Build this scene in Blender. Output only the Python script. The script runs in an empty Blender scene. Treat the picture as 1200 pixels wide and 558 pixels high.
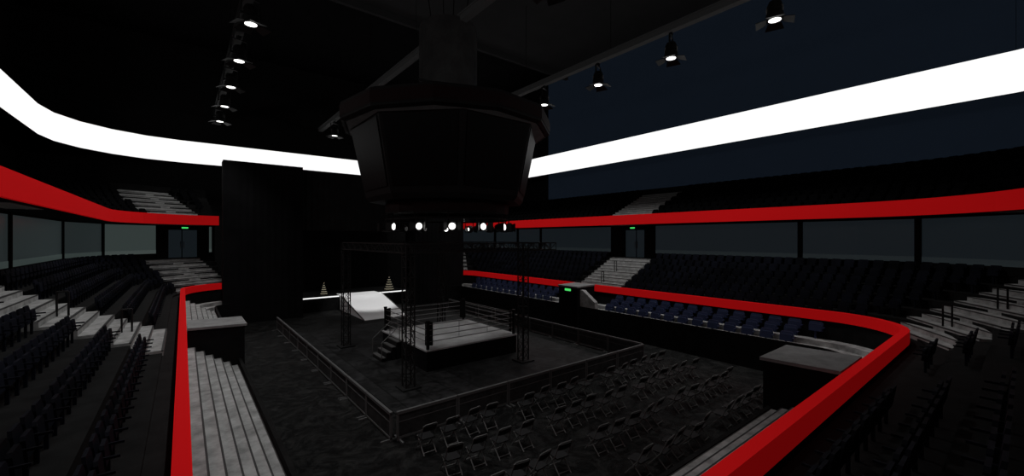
import bpy, math, random
from mathutils import Vector, Matrix
random.seed(4)
scene = bpy.context.scene
scene.view_settings.view_transform = 'Standard'
scene.view_settings.look = 'None'
rad = math.radians

# ------------------------------------------------------------------ materials
def principled(name, col, rough=0.7, metal=0.0, noise=0.0, nscale=3.0, bump=0.0, emis=None, estr=0.0, spec=0.3, detail=6):
    m = bpy.data.materials.new(name); m.use_nodes = True
    nt = m.node_tree; b = nt.nodes['Principled BSDF']
    b.inputs['Base Color'].default_value = (*col, 1)
    b.inputs['Roughness'].default_value = rough
    b.inputs['Metallic'].default_value = metal
    b.inputs['Specular IOR Level'].default_value = spec
    if emis:
        b.inputs['Emission Color'].default_value = (*emis, 1)
        b.inputs['Emission Strength'].default_value = estr
    if noise > 0 or bump > 0:
        tc = nt.nodes.new('ShaderNodeTexCoord')
        n = nt.nodes.new('ShaderNodeTexNoise'); n.inputs['Scale'].default_value = nscale
        n.inputs['Detail'].default_value = detail; n.inputs['Roughness'].default_value = 0.65
        nt.links.new(tc.outputs['Object'], n.inputs['Vector'])
        if noise > 0:
            r = nt.nodes.new('ShaderNodeValToRGB')
            r.color_ramp.elements[0].position = 0.32; r.color_ramp.elements[1].position = 0.68
            r.color_ramp.elements[0].color = (*[c * (1 - noise) for c in col], 1)
            r.color_ramp.elements[1].color = (*[c * (1 + noise) for c in col], 1)
            nt.links.new(n.outputs['Fac'], r.inputs['Fac'])
            nt.links.new(r.outputs['Color'], b.inputs['Base Color'])
        if bump > 0:
            bp = nt.nodes.new('ShaderNodeBump'); bp.inputs['Strength'].default_value = bump
            bp.inputs['Distance'].default_value = 0.05
            nt.links.new(n.outputs['Fac'], bp.inputs['Height'])
            nt.links.new(bp.outputs['Normal'], b.inputs['Normal'])
    return m

def emitter(name, col, s):
    m = bpy.data.materials.new(name); m.use_nodes = True
    nt = m.node_tree; nt.nodes.clear()
    o = nt.nodes.new('ShaderNodeOutputMaterial'); e = nt.nodes.new('ShaderNodeEmission')
    e.inputs['Color'].default_value = (*col, 1); e.inputs['Strength'].default_value = s
    nt.links.new(e.outputs[0], o.inputs[0]); return m

def floor_mat():
    m = bpy.data.materials.new('worn_black_floor'); m.use_nodes = True
    nt = m.node_tree; b = nt.nodes['Principled BSDF']
    tc = nt.nodes.new('ShaderNodeTexCoord')
    n1 = nt.nodes.new('ShaderNodeTexNoise'); n1.inputs['Scale'].default_value = 0.9; n1.inputs['Detail'].default_value = 10
    n1.inputs['Roughness'].default_value = 0.78; n1.inputs['Distortion'].default_value = 2.4
    r = nt.nodes.new('ShaderNodeValToRGB')
    r.color_ramp.elements[0].position = 0.46; r.color_ramp.elements[0].color = (0.002, 0.002, 0.002, 1)
    r.color_ramp.elements[1].position = 0.66; r.color_ramp.elements[1].color = (0.026, 0.026, 0.025, 1)
    nt.links.new(tc.outputs['Object'], n1.inputs['Vector']); nt.links.new(n1.outputs['Fac'], r.inputs['Fac'])
    nt.links.new(r.outputs['Color'], b.inputs['Base Color'])
    bp = nt.nodes.new('ShaderNodeBump'); bp.inputs['Strength'].default_value = 0.9; bp.inputs['Distance'].default_value = 0.15
    nt.links.new(n1.outputs['Fac'], bp.inputs['Height']); nt.links.new(bp.outputs['Normal'], b.inputs['Normal'])
    b.inputs['Roughness'].default_value = 0.6; b.inputs['Specular IOR Level'].default_value = 0.12
    return m

def tile_mat():
    m = bpy.data.materials.new('floor_mat_tiles'); m.use_nodes = True
    nt = m.node_tree; b = nt.nodes['Principled BSDF']
    tc = nt.nodes.new('ShaderNodeTexCoord')
    br = nt.nodes.new('ShaderNodeTexBrick'); br.offset = 0
    br.inputs['Scale'].default_value = 1.0; br.inputs['Brick Width'].default_value = 1.2; br.inputs['Row Height'].default_value = 1.2
    br.inputs['Mortar Size'].default_value = 0.03
    br.inputs['Color1'].default_value = (0.015, 0.015, 0.0155, 1); br.inputs['Color2'].default_value = (0.007, 0.007, 0.007, 1)
    br.inputs['Mortar'].default_value = (0.002, 0.002, 0.002, 1)
    nt.links.new(tc.outputs['Object'], br.inputs['Vector'])
    n1 = nt.nodes.new('ShaderNodeTexNoise'); n1.inputs['Scale'].default_value = 1.3; n1.inputs['Detail'].default_value = 9
    n1.inputs['Distortion'].default_value = 1.5
    nt.links.new(tc.outputs['Object'], n1.inputs['Vector'])
    mr = nt.nodes.new('ShaderNodeMapRange'); mr.inputs[1].default_value = .35; mr.inputs[2].default_value = .65; mr.inputs[3].default_value = .3; mr.inputs[4].default_value = 2.0
    nt.links.new(n1.outputs['Fac'], mr.inputs[0])
    mx = nt.nodes.new('ShaderNodeVectorMath'); mx.operation = 'SCALE'
    nt.links.new(br.outputs['Color'], mx.inputs[0]); nt.links.new(mr.outputs[0], mx.inputs['Scale'])
    nt.links.new(mx.outputs[0], b.inputs['Base Color'])
    b.inputs['Roughness'].default_value = 0.6; b.inputs['Specular IOR Level'].default_value = 0.15
    return m

M_floor = floor_mat(); M_tile = tile_mat()
M_black = principled('black_paint', (0.004, 0.004, 0.0042), 0.8, noise=0.4, nscale=1.5, spec=0.1)
M_drape = principled('black_drape', (0.007, 0.007, 0.0075), 0.95, noise=0.3, nscale=0.6, spec=0.05)
M_drape2 = principled('charcoal_drape', (0.020, 0.020, 0.020), 0.95, noise=0.3, nscale=0.6, spec=0.05)
M_ceil = principled('ceiling_black', (0.012, 0.012, 0.012), 0.9, noise=0.2, nscale=0.3, spec=0.1)
M_ceil2 = principled('ceiling_charcoal_glow', (0.020, 0.020, 0.021), 0.9, noise=0.2, nscale=0.3, spec=0.1, emis=(1, 1, 1), estr=.0014)  # slight emission lifts the ceiling tone; the surface is no lamp
M_navy = principled('navy_wall_glow', (0.02, 0.032, 0.055), 0.9, noise=0.1, nscale=0.2, spec=0.1, emis=(0.4, 0.62, 1.0), estr=.0078)  # faint emission stands in for light on the upper wall
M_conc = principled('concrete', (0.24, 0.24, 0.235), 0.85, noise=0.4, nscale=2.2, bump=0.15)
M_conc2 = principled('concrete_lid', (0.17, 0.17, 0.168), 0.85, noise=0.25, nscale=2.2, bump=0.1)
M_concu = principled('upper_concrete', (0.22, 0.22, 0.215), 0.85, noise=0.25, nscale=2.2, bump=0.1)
M_edge_shade = principled('step_edge_shade', (0.03, 0.03, 0.03), 0.8)  # dark strips at tread edges, painted shade that sets the steps apart
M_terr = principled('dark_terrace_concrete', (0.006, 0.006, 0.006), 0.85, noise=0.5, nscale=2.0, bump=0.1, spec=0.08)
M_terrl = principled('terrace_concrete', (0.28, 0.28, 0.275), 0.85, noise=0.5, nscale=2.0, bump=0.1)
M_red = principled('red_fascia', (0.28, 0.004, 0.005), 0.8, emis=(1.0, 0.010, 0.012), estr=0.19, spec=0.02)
M_red2 = principled('red_fascia_shaded_side', (0.20, 0.003, 0.004), 0.8, emis=(1.0, 0.010, 0.012), estr=0.11, spec=0.02)  # dimmer copy of the band red, side-face shade put into the colour
M_redd = principled('dim_red_panel', (0.012, 0.003, 0.003), 0.6, spec=.1)
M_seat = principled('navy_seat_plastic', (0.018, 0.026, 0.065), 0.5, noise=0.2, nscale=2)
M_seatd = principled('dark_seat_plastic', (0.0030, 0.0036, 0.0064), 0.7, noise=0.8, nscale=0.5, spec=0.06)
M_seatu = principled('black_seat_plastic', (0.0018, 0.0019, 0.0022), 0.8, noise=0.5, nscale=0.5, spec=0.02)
def glass(n, e): return principled(n, (0.012, 0.014, 0.015), 0.3, spec=0.25, emis=e, estr=1.0)  # pane emission stands for dim light inside the suites
M_glassR = glass('suite_glass_dim_glow', (0.0060, 0.0085, 0.0105))
M_glassR2 = glass('suite_glass_dim_glow_low', (0.011, 0.0145, 0.016))
M_glassL = glass('suite_glass_mid_glow', (0.014, 0.0185, 0.0192))
M_glassF = glass('suite_glass_bright_glow', (0.030, 0.040, 0.038))
M_glassF2 = glass('suite_glass_bright_glow_low', (0.045, 0.056, 0.053))
M_frame = principled('window_frame_black', (0.003, 0.003, 0.003), 0.7, spec=0.1)
M_metal = principled('black_metal', (0.010, 0.010, 0.010), 0.5, metal=0.2, spec=.2)
M_truss = principled('truss_dark_metal', (0.012, 0.012, 0.012), 0.6, metal=0.2, spec=.2)
M_steel = principled('grey_steel_tube', (0.10, 0.10, 0.098), 0.5, metal=0.2)
M_chair = principled('chair_dark_pad', (0.011, 0.011, 0.0115), 0.6, noise=0.2, nscale=8, spec=.15)
M_bar = principled('barricade_panel', (0.026, 0.026, 0.026), 0.6, noise=0.5, nscale=2.5, spec=.15)
M_barf = principled('barricade_frame', (0.085, 0.085, 0.085), 0.6, metal=0.1)
M_canvas = principled('ring_canvas', (0.38, 0.38, 0.38), 0.8, noise=0.25, nscale=1.0)
M_skirt = principled('ring_skirt', (0.005, 0.005, 0.0055), 0.8, noise=0.3, nscale=2, spec=0.05)
M_pad = principled('ring_corner_pad', (0.008, 0.008, 0.008), 0.6, spec=.1)
M_rope = principled('ring_rope', (0.22, 0.22, 0.22), 0.6)
M_ramp = principled('white_ramp', (0.85, 0.85, 0.85), 0.7)
M_cyl = principled('scoreboard_column_glow', (0.032, 0.031, 0.031), 0.35, metal=0.3, noise=0.6, nscale=0.9, emis=(1, .97, .97), estr=.0015)  # small emission makes the unlit column readable, painted light
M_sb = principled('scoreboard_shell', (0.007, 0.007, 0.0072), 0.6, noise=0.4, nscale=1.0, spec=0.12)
M_sbl = principled('scoreboard_grey_trim_glow', (0.07, 0.068, 0.068), 0.6, noise=0.4, nscale=1.0, spec=.15, emis=(1, .97, .97), estr=.004)  # emission brightens the trim like a highlight; no lamp here
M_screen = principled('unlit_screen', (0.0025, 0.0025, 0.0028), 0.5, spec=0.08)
M_beam = principled('beam_grey_glow', (0.035, 0.035, 0.036), 0.7, emis=(1, 1, 1), estr=.004)  # beams glow faintly in place of light falling on them
M_led = emitter('white_led', (1, 1, 1), 1.05)
M_lens = emitter('lamp_lens', (1, 0.99, 0.96), 3.0)
M_green = emitter('exit_green', (0.1, 1.0, 0.2), 0.7)
M_warm = emitter('warm_white_led', (1, 0.9, 0.65), 0.5)

# ------------------------------------------------------------------ mesh builder
class MB:
    def __init__(s): s.v = []; s.f = []; s.m = []
    def add(s, vs, fs, mi=0):
        o = len(s.v); s.v += [tuple(v) for v in vs]
        s.f += [tuple(i + o for i in f) for f in fs]; s.m += [mi] * len(fs)
    def box(s, c, d, mi=0, M=None):
        x, y, z = d[0] / 2, d[1] / 2, d[2] / 2
        vs = [Vector((c[0] + a * x, c[1] + b * y, c[2] + e * z)) for a in (-1, 1) for b in (-1, 1) for e in (-1, 1)]
        if M: vs = [M @ v for v in vs]
        s.add(vs, [(0, 1, 3, 2), (4, 6, 7, 5), (0, 4, 5, 1), (2, 3, 7, 6), (0, 2, 6, 4), (1, 5, 7, 3)], mi)
    def bb(s, x0, x1, y0, y1, z0, z1, mi=0, M=None):
        s.box(((x0 + x1) / 2, (y0 + y1) / 2, (z0 + z1) / 2), (x1 - x0, y1 - y0, z1 - z0), mi, M)
    def bar(s, a, b, r=0.02, n=6, mi=0, M=None, r2=None):
        a = Vector(a); b = Vector(b)
        if M: a = M @ a; b = M @ b
        r2 = r if r2 is None else r2
        d = (b - a); 
        if d.length < 1e-6: return
        d.normalize(); up = Vector((0, 0, 1)) if abs(d.z) < 0.95 else Vector((1, 0, 0))
        u = d.cross(up).normalized(); w = d.cross(u)
        vs = []
        for p, q in ((a, r), (b, r2)):
            for i in range(n):
                t = 2 * math.pi * i / n + math.pi / n
                vs.append(p + u * math.cos(t) * q + w * math.sin(t) * q)
        fs = [(i, (i + 1) % n, n + (i + 1) % n, n + i) for i in range(n)] + [tuple(range(n - 1, -1, -1)), tuple(range(n, 2 * n))]
        s.add(vs, fs, mi)
    def extr(s, poly, axis_o, u, w, t, mi=0):
        o = Vector(axis_o); u = Vector(u); w = Vector(w); t = Vector(t)
        n = len(poly)
        p0 = [o + u * a + w * b for a, b in poly]; p1 = [p + t for p in p0]
        s.add(p0 + p1, [tuple(range(n)), tuple(range(2 * n - 1, n - 1, -1))] + [(i, n + i, n + (i + 1) % n, (i + 1) % n) for i in range(n)], mi)
    def lathe(s, prof, c, n=32, mi=0, rot=0.0, caps=True):
        vs = []
        for r, z in prof:
            for i in range(n):
                t = 2 * math.pi * i / n + rot
                vs.append((c[0] + r * math.cos(t), c[1] + r * math.sin(t), c[2] + z))
        fs = []
        for k in range(len(prof) - 1):
            for i in range(n):
                j = (i + 1) % n
                fs.append((k * n + i, k * n + j, (k + 1) * n + j, (k + 1) * n + i))
        if caps:
            fs.append(tuple(range(n - 1, -1, -1))); fs.append(tuple(range((len(prof) - 1) * n, len(prof) * n)))
        s.add(vs, fs, mi)
    def make(s, name, mats, parent=None, smooth=False, recalc=True):
        me = bpy.data.meshes.new(name); me.from_pydata(s.v, [], s.f)
        for m in mats: me.materials.append(m)
        me.polygons.foreach_set('material_index', s.m)
        if smooth: me.polygons.foreach_set('use_smooth', [True] * len(s.f))
        me.update()
        if recalc:
            import bmesh
            bm = bmesh.new(); bm.from_mesh(me); bmesh.ops.recalc_face_normals(bm, faces=bm.faces); bm.to_mesh(me); bm.free()
        ob = bpy.data.objects.new(name, me); scene.collection.objects.link(ob)
        if parent: ob.parent = parent
        return ob

def empty(name, loc=(0, 0, 0)):
    e = bpy.data.objects.new(name, None); e.location = loc; scene.collection.objects.link(e); return e

# ------------------------------------------------------------------ bowl path
FZ = -7.0
R0 = 1.3
CL_F = Vector((3.3, 38.6)); CL_N = Vector((3.3, 6.4)); CR_N = Vector((22.5, 6.4)); CR_F = Vector((22.5, 38.6))
def ndir(a): return Vector((math.cos(rad(a)), math.sin(rad(a))))
def P(c, a, o, z=0.0):
    n = ndir(a); p = c + n * (R0 + o); return Vector((p.x, p.y, z))
path = []
K = 9
for c, a0, a1 in ((CL_F, 96, 180), (CL_N, 180, 270), (CR_N, 270, 360), (CR_F, 360, 444)):
    for i in range(K + 1): path.append((c, a0 + (a1 - a0) * i / K))

def sweep(name, prof, mats, midx, closed=False):
    mb = MB(); np_ = len(prof); vs = []
    for c, a in path:
        for o, z in prof: vs.append(P(c, a, o, z))
    fs = []; ms = []
    last = np_ if closed else np_ - 1
    for i in range(len(path) - 1):
        for k in range(last):
            k2 = (k + 1) % np_
            fs.append((i * np_ + k, i * np_ + k2, (i + 1) * np_ + k2, (i + 1) * np_ + k)); ms.append(midx[k])
    if closed:
        fs.append(tuple(range(np_))); ms.append(midx[0])
        e = (len(path) - 1) * np_; fs.append(tuple(e + k for k in range(np_ - 1, -1, -1))); ms.append(midx[0])
    mb.v = vs; mb.f = fs; mb.m = ms
    return mb.make(name, mats)

# lower bowl terrace
frows = [(0.12, -5.72), (0.72, -5.46), (1.32, -5.20)]
brows = [(2.60 + 0.87 * k, -4.25 + 0.42 * k) for k in range(6)]
prof = [(0, FZ), (0, -5.25), (0.12, -5.25), (0.12, -5.72), (0.72, -5.72), (0.72, -5.46), (1.32, -5.46), (1.32, -5.20), (2.2, -5.20), (2.2, -4.35), (2.6, -4.35)]
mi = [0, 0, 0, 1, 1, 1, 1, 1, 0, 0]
for k, (o, z) in enumerate(brows):
    prof += [(o, z), (o + 0.87, z)]; mi += [0, 0]
prof += [(7.82, -1.75), (8.6, -1.75), (8.6, FZ)]; mi += [0, 0, 0]
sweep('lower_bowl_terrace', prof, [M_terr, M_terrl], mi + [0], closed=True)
sweep('lower_band_parapet', [(1.94, -5.2), (1.94, -4.24), (2.14, -4.24), (2.14, -5.2)], [M_terr], [0, 0, 0, 0], closed=True)
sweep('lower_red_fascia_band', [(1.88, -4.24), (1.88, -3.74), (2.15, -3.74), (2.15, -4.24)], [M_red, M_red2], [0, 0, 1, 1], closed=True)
# upper deck
urows = [(6.35 + 0.95 * k, 1.5 + 0.42 * k) for k in range(7)]
prof = [(6.05, 1.15), (6.05, 1.5), (6.35, 1.5)]; mi = [0, 0]
for o, z in urows: prof += [(o, z), (o + 0.95, z)]
prof += [(13.0, 4.92), (13.1, 4.92), (13.1, 1.15)]
sweep('upper_deck_terrace', prof, [M_terr], [0] * len(prof), closed=True)
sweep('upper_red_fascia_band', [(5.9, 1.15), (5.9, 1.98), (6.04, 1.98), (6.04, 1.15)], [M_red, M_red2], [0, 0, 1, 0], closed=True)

aisles = [(Vector((2.0, 22.3)), Vector((-1, 0))), (Vector((23.8, 22.3)), Vector((1, 0))),
          (CL_F, ndir(117)), (CR_N, ndir(302)), (CR_F, ndir(62)), (CL_N, ndir(242)), (Vector((15.4, 5.1)), Vector((0, -1)))]
AW = 2.1
def in_aisle(p, w=AW + 0.28, wide=True):
    for i, (A, n) in enumerate(aisles):
        d = Vector((p.x, p.y)) - A
        if d.dot(n) > 0:
            lat = d.x * n.y - d.y * n.x
            if abs(lat) < w: return True
            if wide and i == 3 and 0 < lat < w + 2.0: return True
    return False

def seat(mb, p, n, mi=0, s=1.0):
    n3 = Vector((n.x, n.y, 0)); t = Vector((-n.y, n.x, 0)) * s; z = Vector((0, 0, 1))
    poly = [(-.24, .38), (.24, .38), (.24, .78), (.19, .88), (-.19, .88), (-.24, .78)]
    up = (z + n3 * 0.16)
    mb.extr(poly, p + n3 * 0.50 - n3 * 0.07, t, up, n3 * 0.05, mi)
    poly = [(-.22, .40), (.22, .40), (.22, .70), (.17, .76), (-.17, .76), (-.22, .70)]
    mb.extr(poly, p + n3 * 0.36, t, (z + n3 * 0.10), n3 * 0.06, mi)
    M = Matrix(((t.x, n3.x, 0, p.x), (t.y, n3.y, 0, p.y), (0, 0, 1, p.z), (0, 0, 0, 1)))
    mb.bb(-.03, .03, .44, .50, 0, .42, mi, M)
    mb.bb(-.30, -.26, .22, .56, .58, .62, mi, M)

def seat_rows(name, rows, segs, mat, sp=0.62, extra=None, s=1.0, wide=True):
    mb = MB()
    for o, z in rows:
        for seg in segs:
            c0, a0, c1, a1 = seg
            if a0 == a1:
                p0 = P(c0, a0, o, z); p1 = P(c1, a1, o, z); L = (p1 - p0).length; k = int(L / sp)
                for i in range(k):
                    p = p0.lerp(p1, (i + 0.5) / k); n = ndir(a0)
                    if in_aisle(p, wide=wide) or (extra and extra(p)): continue
                    seat(mb, p, n, 0, s)
            else:
                L = abs(rad(a1 - a0)) * (R0 + o); k = int(L / sp)
                for i in range(k):
                    a = a0 + (a1 - a0) * (i + 0.5) / k; p = P(c0, a, o, z); n = ndir(a)
                    if in_aisle(p, wide=wide) or (extra and extra(p)): continue
                    seat(mb, p, n, 0, s)
    if mb.v: mb.make(name, [mat], recalc=False)
S_FL = (CL_F, 100, CL_F, 180); S_L = (CL_F, 180, CL_N, 180); S_NL = (CL_N, 180, CL_N, 270); S_N = (CL_N, 270, CR_N, 270)
S_NR = (CR_N, 270, CR_N, 360); S_R = (CR_N, 360, CR_F, 360); S_FR = (CR_F, 360, CR_F, 440)
vom = lambda p: (p.x > 20 and 20.4 < p.y < 25.0)
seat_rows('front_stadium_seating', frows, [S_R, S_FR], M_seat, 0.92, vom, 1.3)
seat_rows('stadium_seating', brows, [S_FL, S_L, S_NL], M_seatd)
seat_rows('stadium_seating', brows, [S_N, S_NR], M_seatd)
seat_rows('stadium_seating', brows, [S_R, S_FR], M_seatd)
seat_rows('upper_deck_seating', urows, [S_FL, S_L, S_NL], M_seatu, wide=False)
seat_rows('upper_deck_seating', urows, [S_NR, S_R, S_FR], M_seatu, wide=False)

# ------------------------------------------------------------------ aisle stairs
def stair(name, A, n, o_off, rows, depth, rise, w=AW, mat=None):
    mb = MB(); n3 = Vector((n.x, n.y, 0)); t = Vector((-n.y, n.x, 0))
    M = Matrix(((t.x, n3.x, 0, A.x), (t.y, n3.y, 0, A.y), (0, 0, 1, 0), (0, 0, 0, 1)))
    for k, (o, z) in enumerate(rows):
        y = o + o_off
        mb.bb(-w, w, y - 0.03, y + depth, z - rise * .9, z + 0.10, 0, M)
        mb.bb(-w, w, y + depth * 0.5, y + depth, z + 0.10, z + rise * 0.5 + 0.10, 0, M)
        mb.bb(-w, w, y - 0.035, y + .03, z + 0.06, z + 0.104, 1, M)
        mb.bb(-w, w, y + depth * .5 - 0.005, y + depth * .5 + .04, z + rise * .5 + 0.07, z + rise * .5 + 0.104, 1, M)
    return mb.make(name, [mat or M_conc, M_edge_shade])
for i, (A, n) in enumerate(aisles):
    off = R0 if i in (2, 3, 4, 5) else 0.0
    if i not in (5, 6):
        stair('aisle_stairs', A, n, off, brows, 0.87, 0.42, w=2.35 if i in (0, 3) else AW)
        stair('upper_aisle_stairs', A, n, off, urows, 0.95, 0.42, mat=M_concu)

def handrail(A, n, off, side):
    n3 = Vector((n.x, n.y, 0)); t = Vector((-n.y, n.x, 0))
    M = Matrix(((t.x, n3.x, 0, A.x), (t.y, n3.y, 0, A.y), (0, 0, 1, 0), (0, 0, 0, 1)))
    mb = MB()
    for k in (1, 3):
        o, z = brows[k]
        y0 = o + off + .12; y1 = o + off + .42
        for y in (y0, y1): mb.bar((side, y, z + .1), (side, y, z + 1.0), .035, 8, 0, M)
        mb.bar((side, y0, z + 1.0), (side, y1, z + 1.0), .035, 8, 0, M)
    mb.make('aisle_handrail', [M_metal])
handrail(aisles[0][0], aisles[0][1], 0, 0.0)
handrail(aisles[3][0], aisles[3][1], R0, 0.0)
handrail(aisles[1][0], aisles[1][1], 0, 0.0)

def flight(name, along0, along1, vertical):
    mb = MB(); ns = 6; tot = 1.78; d = tot / ns
    rz = .20 if vertical else .12
    for k in range(ns):
        z1 = -5.5 + rz * k if vertical else -5.28 + rz * k
        o0 = 0.125 + d * k
        if vertical:
            mb.bb(2 - o0 - d, 2 - o0, along0, along1, -5.75, z1)
            mb.bb(2 - o0 - .03, 2 - o0 + .01, along0, along1, z1 - .05, z1 + .004, 1)
        else:
            mb.bb(along0, along1, 5.1 - o0 - d, 5.1 - o0, -5.75, z1)
            mb.bb(along0, along1, 5.1 - o0 - .03, 5.1 - o0 + .01, z1 - .05, z1 + .004, 1)
    return mb.make(name, [M_conc, M_edge_shade])
flight('concrete_steps', 7.0, 21.4, True)
flight('concrete_steps', 25.0, 37.5, True)
flight('concrete_steps', 5.0, 14.2, False)

def vomitory(name, M, w, wings=(), sign=False):
    mb = MB()
    pr = [(-0.12, FZ + .02), (-0.12, -3.85), (1.86, -3.80), (1.86, FZ + .02)]
    o = M @ Vector((-w, 0, 0)); u = (M.to_3x3() @ Vector((0, 1, 0))); t = M.to_3x3() @ Vector((2 * w, 0, 0))
    mb.extr(pr, o, u, (0, 0, 1), t, 0)
    o2 = M @ Vector((-w - .06, 0, 0)); t2 = M.to_3x3() @ Vector((2 * w + .12, 0, 0))
    mb.extr([(-0.2, -3.85), (-0.2, -3.75), (1.86, -3.70), (1.86, -3.80)], o2, u, (0, 0, 1), t2, 1)
    for sx in wings:
        ow = M @ Vector((sx * (w + .1), 0.05, 0)); uw = M.to_3x3() @ Vector((sx, 0, 0)); tw = M.to_3x3() @ Vector((0, .35, 0))
        mb.extr([(0, -5.7), (0, -4.0), (.25, -4.0), (1.45, -4.8), (1.45, -5.7)], ow, uw, (0, 0, 1), tw, 2)
    if sign:
        mb.bb(-.3, .3, -.17, -.12, -4.15, -3.98, 3, M)
    mb.bb(-w * .6, w * .6, -.15, -.115, FZ + .02, -4.6, 4, M)
    mb.make(name, [M_black, M_conc2, M_conc, M_green, M_frame])
vomitory('vomitory_entrance', Matrix(((0, -1, 0, 2.0), (1, 0, 0, 22.5), (0, 0, 1, 0), (0, 0, 0, 1))), 1.0, (1,), True)
vomitory('vomitory_entrance', Matrix(((0, 1, 0, 23.8), (1, 0, 0, 22.6), (0, 0, 1, 0), (0, 0, 0, 1))), 1.0, (-1,), True)
vomitory('vomitory_entrance', Matrix(((1, 0, 0, 15.4), (0, -1, 0, 5.1), (0, 0, 1, 0), (0, 0, 0, 1))), 1.1, (1,), True)

# ------------------------------------------------------------------ suite window wall
def wpoint(c, a, z=0): return P(c, a, 8.0, z)
poly = [(wpoint(CL_F, a), 1) for a in (96, 99, 122, 149, 180)]
poly += [(Vector((-6.0, y, 0)), 1) for y in (28.3, 24.6, 20.2, 14.6, 9.6)]
poly += [(wpoint(CL_N, a), 1) for a in (180, 205, 232, 252, 270)]
poly += [(Vector((x, -2.9, 0)), 1) for x in (8.5, 13.2, 17.6)]
poly += [(wpoint(CR_N, a), 1 if a != 360 else 0) for a in (270, 290, 313, 343, 360)]
poly += [(Vector((31.8, y, 0)), 1) for y in (9.3, 20.1, 24.5, 34.5)]
poly += [(wpoint(CR_F, a), 1) for a in (360, 383, 411, 433, 444)]
win_i = 0; door_i = 0
for i in range(len(poly) - 1):
    (a, pa), (b, pb_) = poly[i], poly[i + 1]
    t = (b - a); L = t.length
    if L < 0.3: continue
    t.normalize(); n = Vector((t.y, -t.x, 0))
    mid = (a + b) / 2
    c2 = Vector((12.9, 22.5, 0))
    if n.dot(mid - c2) < 0: n = -n
    M = Matrix(((t.x, n.x, 0, a.x), (t.y, n.y, 0, a.y), (0, 0, 1, 0), (0, 0, 0, 1)))
    isdoor = in_aisle(mid, 1.6, wide=False) and 1.5 < L < 5
    mb = MB()
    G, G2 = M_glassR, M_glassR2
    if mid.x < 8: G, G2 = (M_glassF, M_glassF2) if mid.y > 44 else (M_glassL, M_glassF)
    if isdoor:
        door_i += 1
        c = L / 2
        mb.bb(0, c - 1.25, 0, .25, -1.75, 1.15, 0, M); mb.bb(c + 1.25, L, 0, .25, -1.75, 1.15, 0, M)
        mb.bb(c - 1.25, c + 1.25, 0, .25, .72, 1.15, 0, M)
        mb.bb(c - 1.25, c + 1.25, .55, .62, -1.75, .75, 1, M)
        mb.bb(c - 1.25, c - 1.17, .0, .6, -1.75, .72, 0, M); mb.bb(c + 1.17, c + 1.25, .0, .6, -1.75, .72, 0, M)
        mb.bb(c - .03, c + .03, .5, .6, -1.75, .72, 0, M)
        mb.bb(c - .14, c - .10, .45, .5, -.9, -.3, 3, M); mb.bb(c + .10, c + .14, .45, .5, -.9, -.3, 3, M)
        mb.bb(c - .32, c + .32, -.08, -.002, .80, 1.02, 0, M)
        mb.bb(c - .24, c + .24, -.10, -.08, .85, .97, 2, M)
        mb.make('door_%d' % door_i, [M_frame, M_glassR, M_green, M_steel])
    else:
        win_i += 1
        mb.bb(0, L, .04, .08, -1.35, 1.15, 1, M)
        if pa: mb.bb(0, .22, -.06, .2, -1.75, 1.15, 0, M)
        if pb_: mb.bb(L - .06, L, -.04, .2, -1.75, 1.15, 0, M)
        mb.bb(0, L, -.02, .2, -1.75, -1.32, 0, M); mb.bb(0, L, -.02, .2, 1.05, 1.15, 0, M)
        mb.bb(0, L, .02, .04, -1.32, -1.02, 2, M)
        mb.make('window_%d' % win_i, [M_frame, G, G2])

# ------------------------------------------------------------------ room shell
def shellbox(name, x0, x1, y0, y1, z0, z1, m):
    mb = MB(); mb.bb(x0, x1, y0, y1, z0, z1); return mb.make(name, [m])
shellbox('floor', -11.6, 37.4, -8.6, 54.4, FZ - .3, FZ, M_floor)
shellbox('wall_left', -11.6, -11.2, -8.6, 54.4, FZ, 20, M_ceil)
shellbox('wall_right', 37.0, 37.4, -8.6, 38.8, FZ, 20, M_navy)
shellbox('wall_right_curtained', 36.95, 37.4, 38.8, 54.4, FZ, 20, M_drape)
shellbox('wall_far', -11.2, 36.9, 54.0, 54.4, FZ, 20, M_ceil)
shellbox('wall_near', -11.2, 37.0, -8.6, -8.2, FZ, 20, M_ceil)
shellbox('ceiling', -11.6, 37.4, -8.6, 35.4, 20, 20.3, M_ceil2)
shellbox('ceiling_rear', -11.6, 37.4, 35.4, 54.4, 20, 20.3, M_drape)

# LED ribbon
lp = []
x0, x1, y0, y1, r = -8.3, 34.1, -7.6, 53.2, 8.0
for cx, cy, a0 in ((x1 - r, y1 - r, 0), (x0 + r, y1 - r, 90), (x0 + r, y0 + r, 180), (x1 - r, y0 + r, 270)):
    for i in range(6):
        a = rad(a0 + 90 * i / 5); lp.append((cx, cy, math.cos(a), math.sin(a)))
mb = MB(); n = len(lp)
prof = [(0, 7.62), (0, 9.84), (.2, 9.84), (.2, 7.62)]
vs = [(cx + (r + o) * c, cy + (r + o) * s, z) for cx, cy, c, s in lp for o, z in prof]
fs = []; ms = []
for i in range(n):
    j = (i + 1) % n
    for k in range(4):
        k2 = (k + 1) % 4
        fs.append((i * 4 + k, i * 4 + k2, j * 4 + k2, j * 4 + k)); ms.append(0 if k == 0 else 1)
mb.v = [tuple(v) for v in vs]; mb.f = fs; mb.m = ms
for i in range(n):
    cx, cy, c, s = lp[i]
    mb.bar((cx + (r + .1) * c, cy + (r + .1) * s, 9.84), (cx + (r + .1) * c, cy + (r + .1) * s, 19.98), .012, 4, 1)
mb.make('led_ribbon_display', [M_led, M_black])

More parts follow.
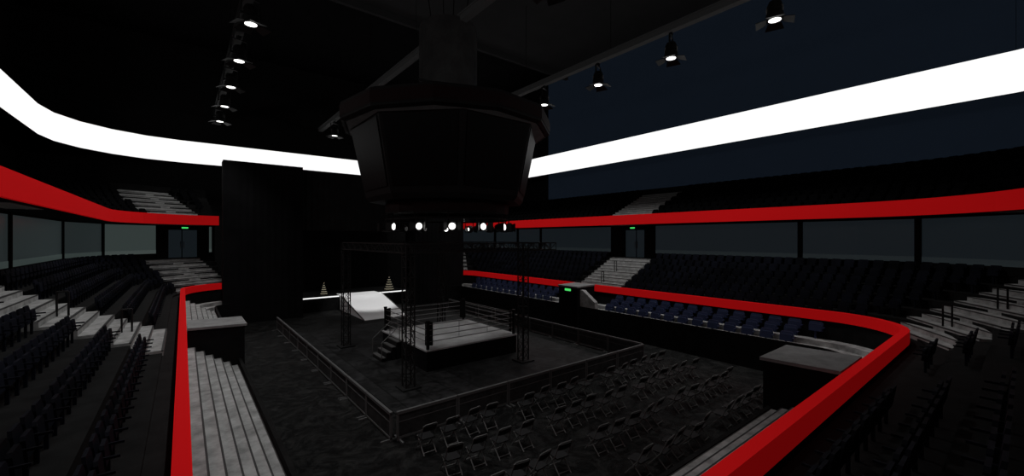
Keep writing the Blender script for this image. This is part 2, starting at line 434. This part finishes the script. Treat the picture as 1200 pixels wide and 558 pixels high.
# ------------------------------------------------------------------ overhead pipes & stage lights
def truss(mb, a, b, s=0.35, step=0.8, r=0.03, rd=0.016, mi=0):
    a = Vector(a); b = Vector(b); d = b - a; L = d.length; d.normalize()
    up = Vector((0, 0, 1)) if abs(d.z) < .9 else Vector((0, 1, 0))
    u = d.cross(up).normalized(); w = d.cross(u).normalized()
    cs = [(-1, -1), (1, -1), (1, 1), (-1, 1)]
    off = [u * (x * s / 2) + w * (y * s / 2) for x, y in cs]
    for o in off: mb.bar(a + o, b + o, r, 4, mi)
    k = max(1, int(L / step))
    for i in range(k):
        p = a + d * (L * i / k); q = a + d * (L * (i + 1) / k)
        for j in range(4):
            o1 = off[j]; o2 = off[(j + 1) % 4]
            if i % 2: o1, o2 = o2, o1
            mb.bar(p + o1, q + o2, rd, 4, mi)
            mb.bar(p + off[j], p + off[(j + 1) % 4], rd, 4, mi)

for x, zc in ((2.7, 12.4), (12.9, 12.65), (23.1, 12.4)):
    mb = MB()
    mb.bb(x - .22, x + .22, -4, 53, zc + .1, zc + .42, 0)
    mb.bb(x - .3, x + .3, -4, 53, zc + .42, zc + .5, 0)
    for y in range(0, 54, 9): mb.bar((x, y, zc + .4), (x, y, 19.98), .015, 4, 1)
    mb.make('lighting_catwalk_beam', [M_beam if x > 5 else M_metal, M_black])
mb = MB()
for y in (3, 35.4):
    mb.bb(-11, 36.9, y - .2, y + .2, 19.4, 19.98)
mb.make('ceiling_cross_beam', [M_ceil2])

def fixture_mesh(sc=1.0):
    mb = MB()
    mb.lathe([(.36, 0.0), (.38, .02), (.38, .35), (.34, .4), (.34, .75), (.26, .95), (.12, 1.02)], (0, 0, 0), 16, 0, caps=False)
    mb.lathe([(.34, .05), (.02, .05)], (0, 0, 0), 16, 0, caps=False)
    mb.lathe([(.12, 1.02), (.0, 1.02)], (0, 0, 0), 16, 0, caps=False)
    mb.lathe([(.28, .03), (.0, .03)], (0, 0, 0), 16, 1, caps=False)
    for z in (.45, .55, .65): mb.lathe([(.34, z), (.38, z + .02), (.34, z + .04)], (0, 0, 0), 16, 0, caps=False)
    mb.bb(-.48, -.44, -.05, .05, .4, 1.35); mb.bb(.44, .48, -.05, .05, .4, 1.35); mb.bb(-.48, .48, -.05, .05, 1.32, 1.37)
    mb.bar((-.5, 0, .5), (-.36, 0, .5), .05, 6); mb.bar((.5, 0, .5), (.36, 0, .5), .05, 6)
    mb.bar((0, 0, 1.35), (0, 0, 1.60), .05, 6); mb.bb(-.1, .1, -.1, .1, 1.42, 1.58)
    for k in range(4):
        a = math.pi / 2 * k; R = Matrix.Rotation(a, 4, 'Z')
        vs = [R @ Vector(v) for v in ((-.30, .36, .03), (.30, .36, .03), (.42, .82, -.10), (-.42, .82, -.10), (-.30, .36, .0), (.30, .36, .0), (.42, .82, -.13), (-.42, .82, -.13))]
        mb.add(vs, [(0, 1, 2, 3), (7, 6, 5, 4), (0, 4, 5, 1), (1, 5, 6, 2), (2, 6, 7, 3), (3, 7, 4, 0)], 0)
    return mb
base = fixture_mesh().make('stage_light_fixture', [M_metal, M_lens])
fm = base.data; bpy.data.objects.remove(base)
def spot(name, loc, target, power, size, blend=.5, r=.15, col=(1, 1, 1)):
    l = bpy.data.lights.new(name, 'SPOT'); l.energy = power; l.spot_size = rad(size); l.spot_blend = blend
    l.shadow_soft_size = r; l.color = col
    o = bpy.data.objects.new(name, l); scene.collection.objects.link(o)
    d = Vector(target) - Vector(loc); o.rotation_euler = d.to_track_quat('-Z', 'Y').to_euler(); o.location = loc
    return o
for x, nk in ((2.7, 8), (23.1, 8), (12.9, 8)):
    for k in range(nk):
        y = 7.9 + 5.6 * k
        if x == 12.9 and (14 < y < 31 or y < 10): continue
        ob = bpy.data.objects.new('stage_light_fixture', fm); scene.collection.objects.link(ob)
        z = 10.85 if x != 12.9 else 11.1
        ob.location = (x, y, z)
        ob.rotation_euler = (0, 0, rad(20))
        if x != 12.9:
            spot('stage_light_beam', (x, y, z - .1), (x + (-3 if x < 10 else 3), y, -5), 1400, 95, .6)
        elif y < 14:
            spot('stage_light_beam', (x, y, z - .1), (13, 5, -5), 1600, 80, .6)  # out-of-view middle-row beam, added to brighten the near terraces

# ------------------------------------------------------------------ centre-hung scoreboard
cx, cy = 12.9, 22.5
sb = empty('centre_hung_scoreboard', (0, 0, 0))
mb = MB(); C = (cx, cy, 0)
mb.lathe([(1.6, 7.9), (1.78, 8.1), (1.78, 12.7), (1.72, 13.0), (1.45, 13.1)], C, 40, 0)
mb.make('column', [M_cyl], sb, smooth=False)
mb = MB()
for a in (45, 135, 225, 315):
    d = ndir(a); mb.bar((cx + d.x, cy + d.y, 13), (cx + d.x * 2, cy + d.y * 2, 19.98), .03, 6)
    mb.bar((cx + d.x * 5.4, cy + d.y * 5.4, 7.8), (cx + d.x * 1.6, cy + d.y * 1.6, 9.0), .06, 6)
mb.make('suspension_cables', [M_metal], sb)
N8 = 12; r0_ = rad(15 + 38.6)
mb = MB()
mb.lathe([(6.1, 6.35), (6.3, 6.45), (6.3, 7.35), (6.1, 7.45), (5.2, 7.45), (5.0, 7.3), (5.0, 6.5), (5.2, 6.35), (6.1, 6.35)], C, N8, 0, r0_, caps=False)
mb.make('upper_halo', [M_sb], sb)
mb = MB()
mb.lathe([(6.34, 6.6), (6.34, 7.2)], C, N8, 0, r0_, caps=False); mb.make('halo_fascia', [M_redd], sb)
mb = MB()
for i in range(N8):
    a = rad(30 * i) + r0_; d = Vector((math.cos(a), math.sin(a), 0))
    mb.bar(Vector(C) + d * 1.6 + Vector((0, 0, 7.0)), Vector(C) + d * 5.2 + Vector((0, 0, 6.9)), .12, 4)
mb.lathe([(6.0, 6.345), (5.25, 6.345)], C, N8, 0, r0_, caps=False)
mb.lathe([(1.7, 8.3), (4.9, 7.5), (5.1, 7.4)], C, N8, 0, r0_, caps=False)
mb.make('halo_struts', [M_sbl], sb)
mb = MB()
mb.lathe([(5.65, 6.9), (5.75, 6.6), (4.85, 2.35), (4.65, 2.1), (1.0, 2.1)], C, 8, 0, rad(22.5), caps=True)
mb.make('screen_housing', [M_sb], sb)
mb = MB()
for k in range(8):
    a = rad(45 * k); n3 = Vector((math.cos(a), math.sin(a), 0)); t = Vector((-n3.y, n3.x, 0))
    ap = math.cos(rad(22.5)); hw = math.sin(rad(22.5))
    def q(r, z, s, off): return Vector(C) + n3 * (r * ap + off) + t * (s * r * hw) + Vector((0, 0, z))
    r1 = 4.92; z1 = 2.7; r2 = 5.66; z2 = 6.2
    vs = [q(r1, z1, -.9, .06), q(r1, z1, .9, .06), q(r2, z2, .9, .06), q(r2, z2, -.9, .06), q(r1, z1, -.9, -.05), q(r1, z1, .9, -.05), q(r2, z2, .9, -.05), q(r2, z2, -.9, -.05)]
    mb.add(vs, [(0, 1, 2, 3), (7, 6, 5, 4), (0, 4, 5, 1), (1, 5, 6, 2), (2, 6, 7, 3), (3, 7, 4, 0)])
mb.make('video_screens', [M_screen], sb)
mb = MB()
mb.lathe([(3.2, 1.35), (3.75, 1.4), (3.75, 2.0), (3.6, 2.1), (3.0, 2.1), (3.0, 1.4), (3.2, 1.35)], C, 24, 0, 0, caps=False)
mb.lathe([(3.78, 1.5), (3.78, 1.9)], C, 24, 1, 0, caps=False)
mb.lathe([(3.7, 1.05), (3.7, 1.15), (3.5, 1.15), (3.5, 1.05), (3.7, 1.05)], C, 24, 0, 0, caps=False)
for i in range(12):
    d = ndir(30 * i); mb.bar((cx + d.x * 3.6, cy + d.y * 3.6, 1.1), (cx + d.x * 3.6, cy + d.y * 3.6, 1.4), .04, 4)
mb.make('lower_ring', [M_sb, M_redd], sb)
mb = MB()
for i in range(14):
    a = 243 + 360 / 14 * i; d = ndir(a)
    base_ = Vector((cx + d.x * 3.75, cy + d.y * 3.75, .62))
    R = Matrix.Translation(base_) @ Matrix.Rotation(rad(a), 4, 'Z') @ Matrix.Rotation(rad(88), 4, 'Y')
    nn = 12
    for (ra, za, rb, zb) in ((.15, -.38, .24, -.2), (.24, -.2, .26, .22)):
        vs = []
        for rr, zz in ((ra, za), (rb, zb)):
            for j in range(nn):
                t = 2 * math.pi * j / nn; vs.append(R @ Vector((rr * math.cos(t), rr * math.sin(t), zz)))
        mb.add(vs, [(j, (j + 1) % nn, nn + (j + 1) % nn, nn + j) for j in range(nn)], 0)
    vs = [R @ Vector((.18 * math.cos(2 * math.pi * j / nn), .18 * math.sin(2 * math.pi * j / nn), .2)) for j in range(nn)]
    mb.add(vs, [tuple(range(nn))], 1)
    for s in (-1, 1):
        tt = Vector((-d.y, d.x, 0)) * s
        mb.bar(base_ + tt * .3, base_ + tt * .3 + Vector((0, 0, .46)), .03, 4, 0)
        p = R @ Vector((0, s * .26, .22)); p2 = R @ Vector((0, s * .46, .42)); h1 = R.to_3x3() @ Vector((.2, 0, 0))
        mb.add([p - h1, p + h1, p2 + h1 * 1.3, p2 - h1 * 1.3], [(0, 1, 2, 3)], 0)
    tt = Vector((-d.y, d.x, 0)); mb.bar(base_ - tt * .3 + Vector((0, 0, .46)), base_ + tt * .3 + Vector((0, 0, .46)), .03, 4, 0)
mb.make('ring_lamps', [M_metal, M_lens], sb, recalc=False)
for a in (45, 135, 225, 315):
    d = ndir(a)
    spot('ring_spotlight', (cx + d.x * 3.2, cy + d.y * 3.2, .9), (cx + d.x * .6, cy + d.y * .6, -5.85), 85, 60, .8, .25)

# ------------------------------------------------------------------ ring
rg = empty('boxing_ring')
X0, X1, Y0, Y1, MZ = 9.9, 15.9, 19.5, 25.5, -5.85
mb = MB(); mb.bb(X0, X1, Y0, Y1, FZ + .03, MZ - .08); mb.make('skirt', [M_skirt], rg)
mb = MB(); mb.bb(X0 - .05, X1 + .05, Y0 - .05, Y1 + .05, MZ - .08, MZ); mb.make('canvas', [M_canvas], rg)
mb = MB()
ctr = Vector(((X0 + X1) / 2, (Y0 + Y1) / 2, 0))
pst = []
for x, y in ((X0 + .12, Y0 + .12), (X1 - .12, Y0 + .12), (X1 - .12, Y1 - .12), (X0 + .12, Y1 - .12)):
    mb.bar((x, y, FZ + .03), (x, y, MZ + 1.42), .09, 10); mb.bar((x, y, MZ + 1.42), (x, y, MZ + 1.5), .11, 10)
    pst.append(Vector((x, y, 0)))
    d = (ctr - Vector((x, y, 0))); d.z = 0; d.normalize(); a = math.atan2(d.y, d.x)
    Mx = Matrix.Translation((x + d.x * .2, y + d.y * .2, 0)) @ Matrix.Rotation(a, 4, 'Z')
    mb.bb(-.06, .06, -.2, .2, MZ + .18, MZ + 1.4, 1, Mx)
mb.make('corner_posts', [M_metal, M_pad], rg)
mb = MB()
for i in range(4):
    a = pst[i]; b = pst[(i + 1) % 4]
    for h in (.4, .7, 1.0, 1.3):
        mb.bar(a + Vector((0, 0, MZ + h)), b + Vector((0, 0, MZ + h)), .022, 8)
    for f in (.33, .66):
        p = a.lerp(b, f); mb.bar(p + Vector((0, 0, MZ + .4)), p + Vector((0, 0, MZ + 1.3)), .012, 4)
mb.make('ropes', [M_rope], rg)
mb = MB()
for k in range(4):
    mb.bb(X0 - .3 - .3 * (3 - k) - .0, X0 - .3 * (3 - k) - .06, 22.6, 24.0, FZ + .26 * (k + 1) - .05, FZ + .26 * (k + 1), 0)
    mb.bb(X0 - .3 - .3 * (3 - k), X0 - .3 * (3 - k) - .06, 22.65, 23.95, FZ + .03, FZ + .26 * (k + 1) - .05, 1)
for y in (22.6, 24.0):
    mb.bar((X0 - 1.2, y, FZ + .2), (X0 - 1.2, y, FZ + 1.1), .025, 6); mb.bar((X0 - .15, y, FZ + 1.0), (X0 - .15, y, FZ + 1.95), .025, 6)
    mb.bar((X0 - 1.2, y, FZ + 1.1), (X0 - .15, y, FZ + 1.95), .025, 6)
mb.make('ring_steps', [M_steel, M_metal])

mb = MB(); mb.bb(6.6, 19.4, 15.2, 33.5, FZ, FZ + .03); mb.make('ringside_floor_mat', [M_tile])

tr = empty('ring_lighting_truss')
mb = MB()
T = [(8.2, 18.0), (15.1, 17.9), (15.1, 27.4), (8.2, 27.4)]
for x, y in T:
    truss(mb, (x, y, FZ + .1), (x, y, -.35), .42, .5, .035, .018)
    mb.bb(x - .45, x + .45, y - .45, y + .45, FZ + .03, FZ + .1)
mb.make('towers', [M_truss], tr)
mb = MB()
F = [(8.2, 18.0), (17.6, 18.0), (17.6, 27.4), (8.2, 27.4)]
for i in range(4):
    a = F[i]; b = F[(i + 1) % 4]; truss(mb, (*a, -.5), (*b, -.5), .42, .5, .035, .018)
truss(mb, (12.9, 18, -.5), (12.9, 27.4, -.5), .42, .5, .035, .018)
mb.make('top_frame', [M_truss], tr)

# ------------------------------------------------------------------ barricades
def barricade(a, b):
    a = Vector((*a, 0)); b = Vector((*b, 0)); L = (b - a).length; t = (b - a).normalized(); n = Vector((-t.y, t.x, 0))
    k = round(L / 2.45); w = L / k
    for i in range(k):
        p = a + t * (w * i)
        M = Matrix(((t.x, n.x, 0, p.x), (t.y, n.y, 0, p.y), (0, 0, 1, FZ), (0, 0, 0, 1)))
        mb = MB()
        mb.bb(.06, w - .06, -.02, .02, .12, .90, 0, M)
        mb.bb(.02, w - .02, -.05, .05, .90, 1.0, 1, M); mb.bb(.02, w - .02, -.035, .035, .06, .13, 1, M)
        mb.bb(.02, .08, -.04, .04, .0, .95, 1, M); mb.bb(w - .08, w - .02, -.04, .04, .0, .95, 1, M)
        mb.bb(.06, w - .06, -.028, .028, .62, .65, 1, M)
        for x in (.1, w - .1): mb.bb(x - .03, x + .03, -.35, .35, 0, .05, 1, M)
        mb.make('crowd_barricade', [M_bar, M_barf])
barricade((5.6, 13.65), (5.6, 35.6)); barricade((5.75, 13.6), (20.4, 13.6)); barricade((20.45, 13.7), (20.45, 35.6))

# ------------------------------------------------------------------ folding chairs
def chair_mesh():
    mb = MB(); r = .017
    for s in (-1, 1):
        x = .22 * s
        mb.bar((x, .26, 0), (x, -.12, .48), r); mb.bar((x, -.12, .48), (x * .98, -.30, .90), r)
        mb.bar((x * .86, -.30, 0), (x * .86, .16, .46), r)
        mb.bar((x * .86, .20, .44), (x * .86, -.18, .43), r * .8)
        mb.bar((x * .98, -.30, .90), (x * .75, -.315, .94), r)
    mb.bar((-.165, -.315, .94), (.165, -.315, .94), r)
    mb.bar((-.22, .20, .08), (.22, .20, .08), r * .8); mb.bar((-.19, -.24, .06), (.19, -.24, .06), r * .8)
    mb.extr([(-.20, -.20), (.20, -.20), (.205, .12), (.16, .22), (-.16, .22), (-.205, .12)], (0, 0, .435), (1, 0, 0), (0, 1, 0), (0, 0, .03), 1)
    ang = Vector((0, -.18, .42)).normalized()
    for i in range(4):
        x0 = -.20 + .1 * i; x1 = x0 + .1
        f = lambda x: -.03 * (1 - (x / .2) ** 2)
        b0 = Vector((x0, -.215 + f(x0), .70)); b1 = Vector((x1, -.215 + f(x1), .70)); h = ang * .2; th = Vector((0, .015, 0))
        mb.add([b0, b1, b1 + h, b0 + h, b0 + th, b1 + th, b1 + h + th, b0 + h + th], [(0, 1, 2, 3), (7, 6, 5, 4), (0, 4, 5, 1), (1, 5, 6, 2), (2, 6, 7, 3), (3, 7, 4, 0)], 1)
    return mb.make('folding_chair', [M_steel, M_chair])
c0 = chair_mesh(); cm = c0.data; bpy.data.objects.remove(c0)
rows_y = (12.5, 10.7, 8.9, 7.1)
for y in rows_y:
    xs = [6.3 + .86 * i for i in range(4)] + [10.6 + .86 * i for i in range(5)] + [15.7 + .86 * i for i in range(6)]
    for x in xs:
        if y < 8 and x < 10: continue
        o = bpy.data.objects.new('folding_chair', cm); scene.collection.objects.link(o)
        o.location = (x + random.uniform(-.06, .06), y + random.uniform(-.12, .12), FZ)
        o.rotation_euler = (0, 0, rad(random.uniform(-9, 9)))
        o.scale = (1.12, 1.12, 1.05)

# ------------------------------------------------------------------ stage set
def drape(name, x0, x1, y, z0, z1, dep, mat, n=None):
    mb = MB(); n = n or int((x1 - x0) / .25)
    mb.bb(x0 + .02, x1 - .02, y + .12, y + dep, z0, z1)
    vs = []; 
    for i in range(n + 1):
        x = x0 + (x1 - x0) * i / n; yy = y + (.05 if i % 2 else 0.0)
        vs += [(x, yy, z0), (x, yy, z1)]
    for i in (n, 0):
        x = x0 + (x1 - x0) * i / n; vs += [(x, y + dep, z0), (x, y + dep, z1)]
    k = len(vs) // 2
    fs = [(2 * i, 2 * ((i + 1) % k), 2 * ((i + 1) % k) + 1, 2 * i + 1) for i in range(k)]
    fs.append(tuple(2 * i + 1 for i in range(k)))
    mb.add(vs, fs); return mb.make(name, [mat])
drape('stage_side_curtain', 2.5, 8.3, 40.0, FZ, 6.25, 1.6, M_drape)
drape('stage_side_curtain', 19.0, 24.9, 40.0, FZ, 6.25, 1.6, M_drape)
drape('stage_header_curtain', 8.35, 18.95, 41.0, .7, 6.2, .5, M_drape2)
drape('stage_back_curtain', 8.4, 18.9, 47.0, FZ, 6.0, .4, M_black)
mb = MB(); mb.bb(8.35, 18.95, 42.0, 46.9, FZ, -5.62, 0); mb.bb(8.4, 11.9, 41.9, 42.0, -5.72, -5.62, 1); mb.bb(15.6, 18.9, 41.9, 42.0, -5.72, -5.62, 1)
mb.make('stage_platform', [M_terr, M_led])
mb = MB()
mb.extr([(42.0, FZ), (42.0, -5.61), (41.0, -5.61), (35.0, FZ + .03), (35.0, FZ)], (12.0, 0, 0), (0, 1, 0), (0, 0, 1), (3.8, 0, 0))
mb.bb(12.0, 15.8, 42.0, 43.2, -5.62, -5.60)
mb.make('entrance_ramp', [M_ramp])
mb = MB()
for x in (11.95, 15.85):
    mb.bar((x, 41.2, -5.6), (x, 35, FZ + .05), .05, 6)
mb.make('ramp_edge_rail', [M_steel])
for x, y, s in ((10.9, 43.5, .62), (17.5, 43.3, .95)):
    mb = MB(); mb.bar((x, y, -5.62), (x, y, -5.6 + 1.5 * (.5 + s / 2)), .04, 6, 0)
    for k in range(6):
        rr = (.52 - .09 * k) * s; z = -5.5 + .25 * (.5 + s / 2) * k
        mb.lathe([(rr, z), (rr, z + .03)], (x, y, 0), 16, 1, caps=True)
        mb.lathe([(rr + .03, z + .03), (rr + .03, z + .1)], (x, y, 0), 16, 0, caps=True)
    mb.make('stage_light_tower', [M_metal, M_warm])
spot('added_ramp_light', (13.8, 33, 8), (13.8, 40, -6), 5200, 28, .5, .2)  # unseen lamp without a fixture, added to brighten the ramp
spot('added_stage_light', (13.8, 40.6, .2), (13.8, 42.5, -5.6), 200, 60, .6, .2)  # second added lamp, no fixture, for the top of the ramp

# ------------------------------------------------------------------ world & camera
w = bpy.data.worlds.new('arena_world'); scene.world = w; w.use_nodes = True
w.node_tree.nodes['Background'].inputs[0].default_value = (0.5, 0.6, 0.8, 1)
w.node_tree.nodes['Background'].inputs[1].default_value = 0.02

cam = bpy.data.cameras.new('camera'); co = bpy.data.objects.new('camera', cam); scene.collection.objects.link(co)
cam.sensor_width = 36; cam.lens = 483 / 1200 * 36; cam.clip_start = .05; cam.clip_end = 300
co.location = (0, 0, 0); co.rotation_euler = (rad(90), 0, rad(-38.6))
scene.camera = co
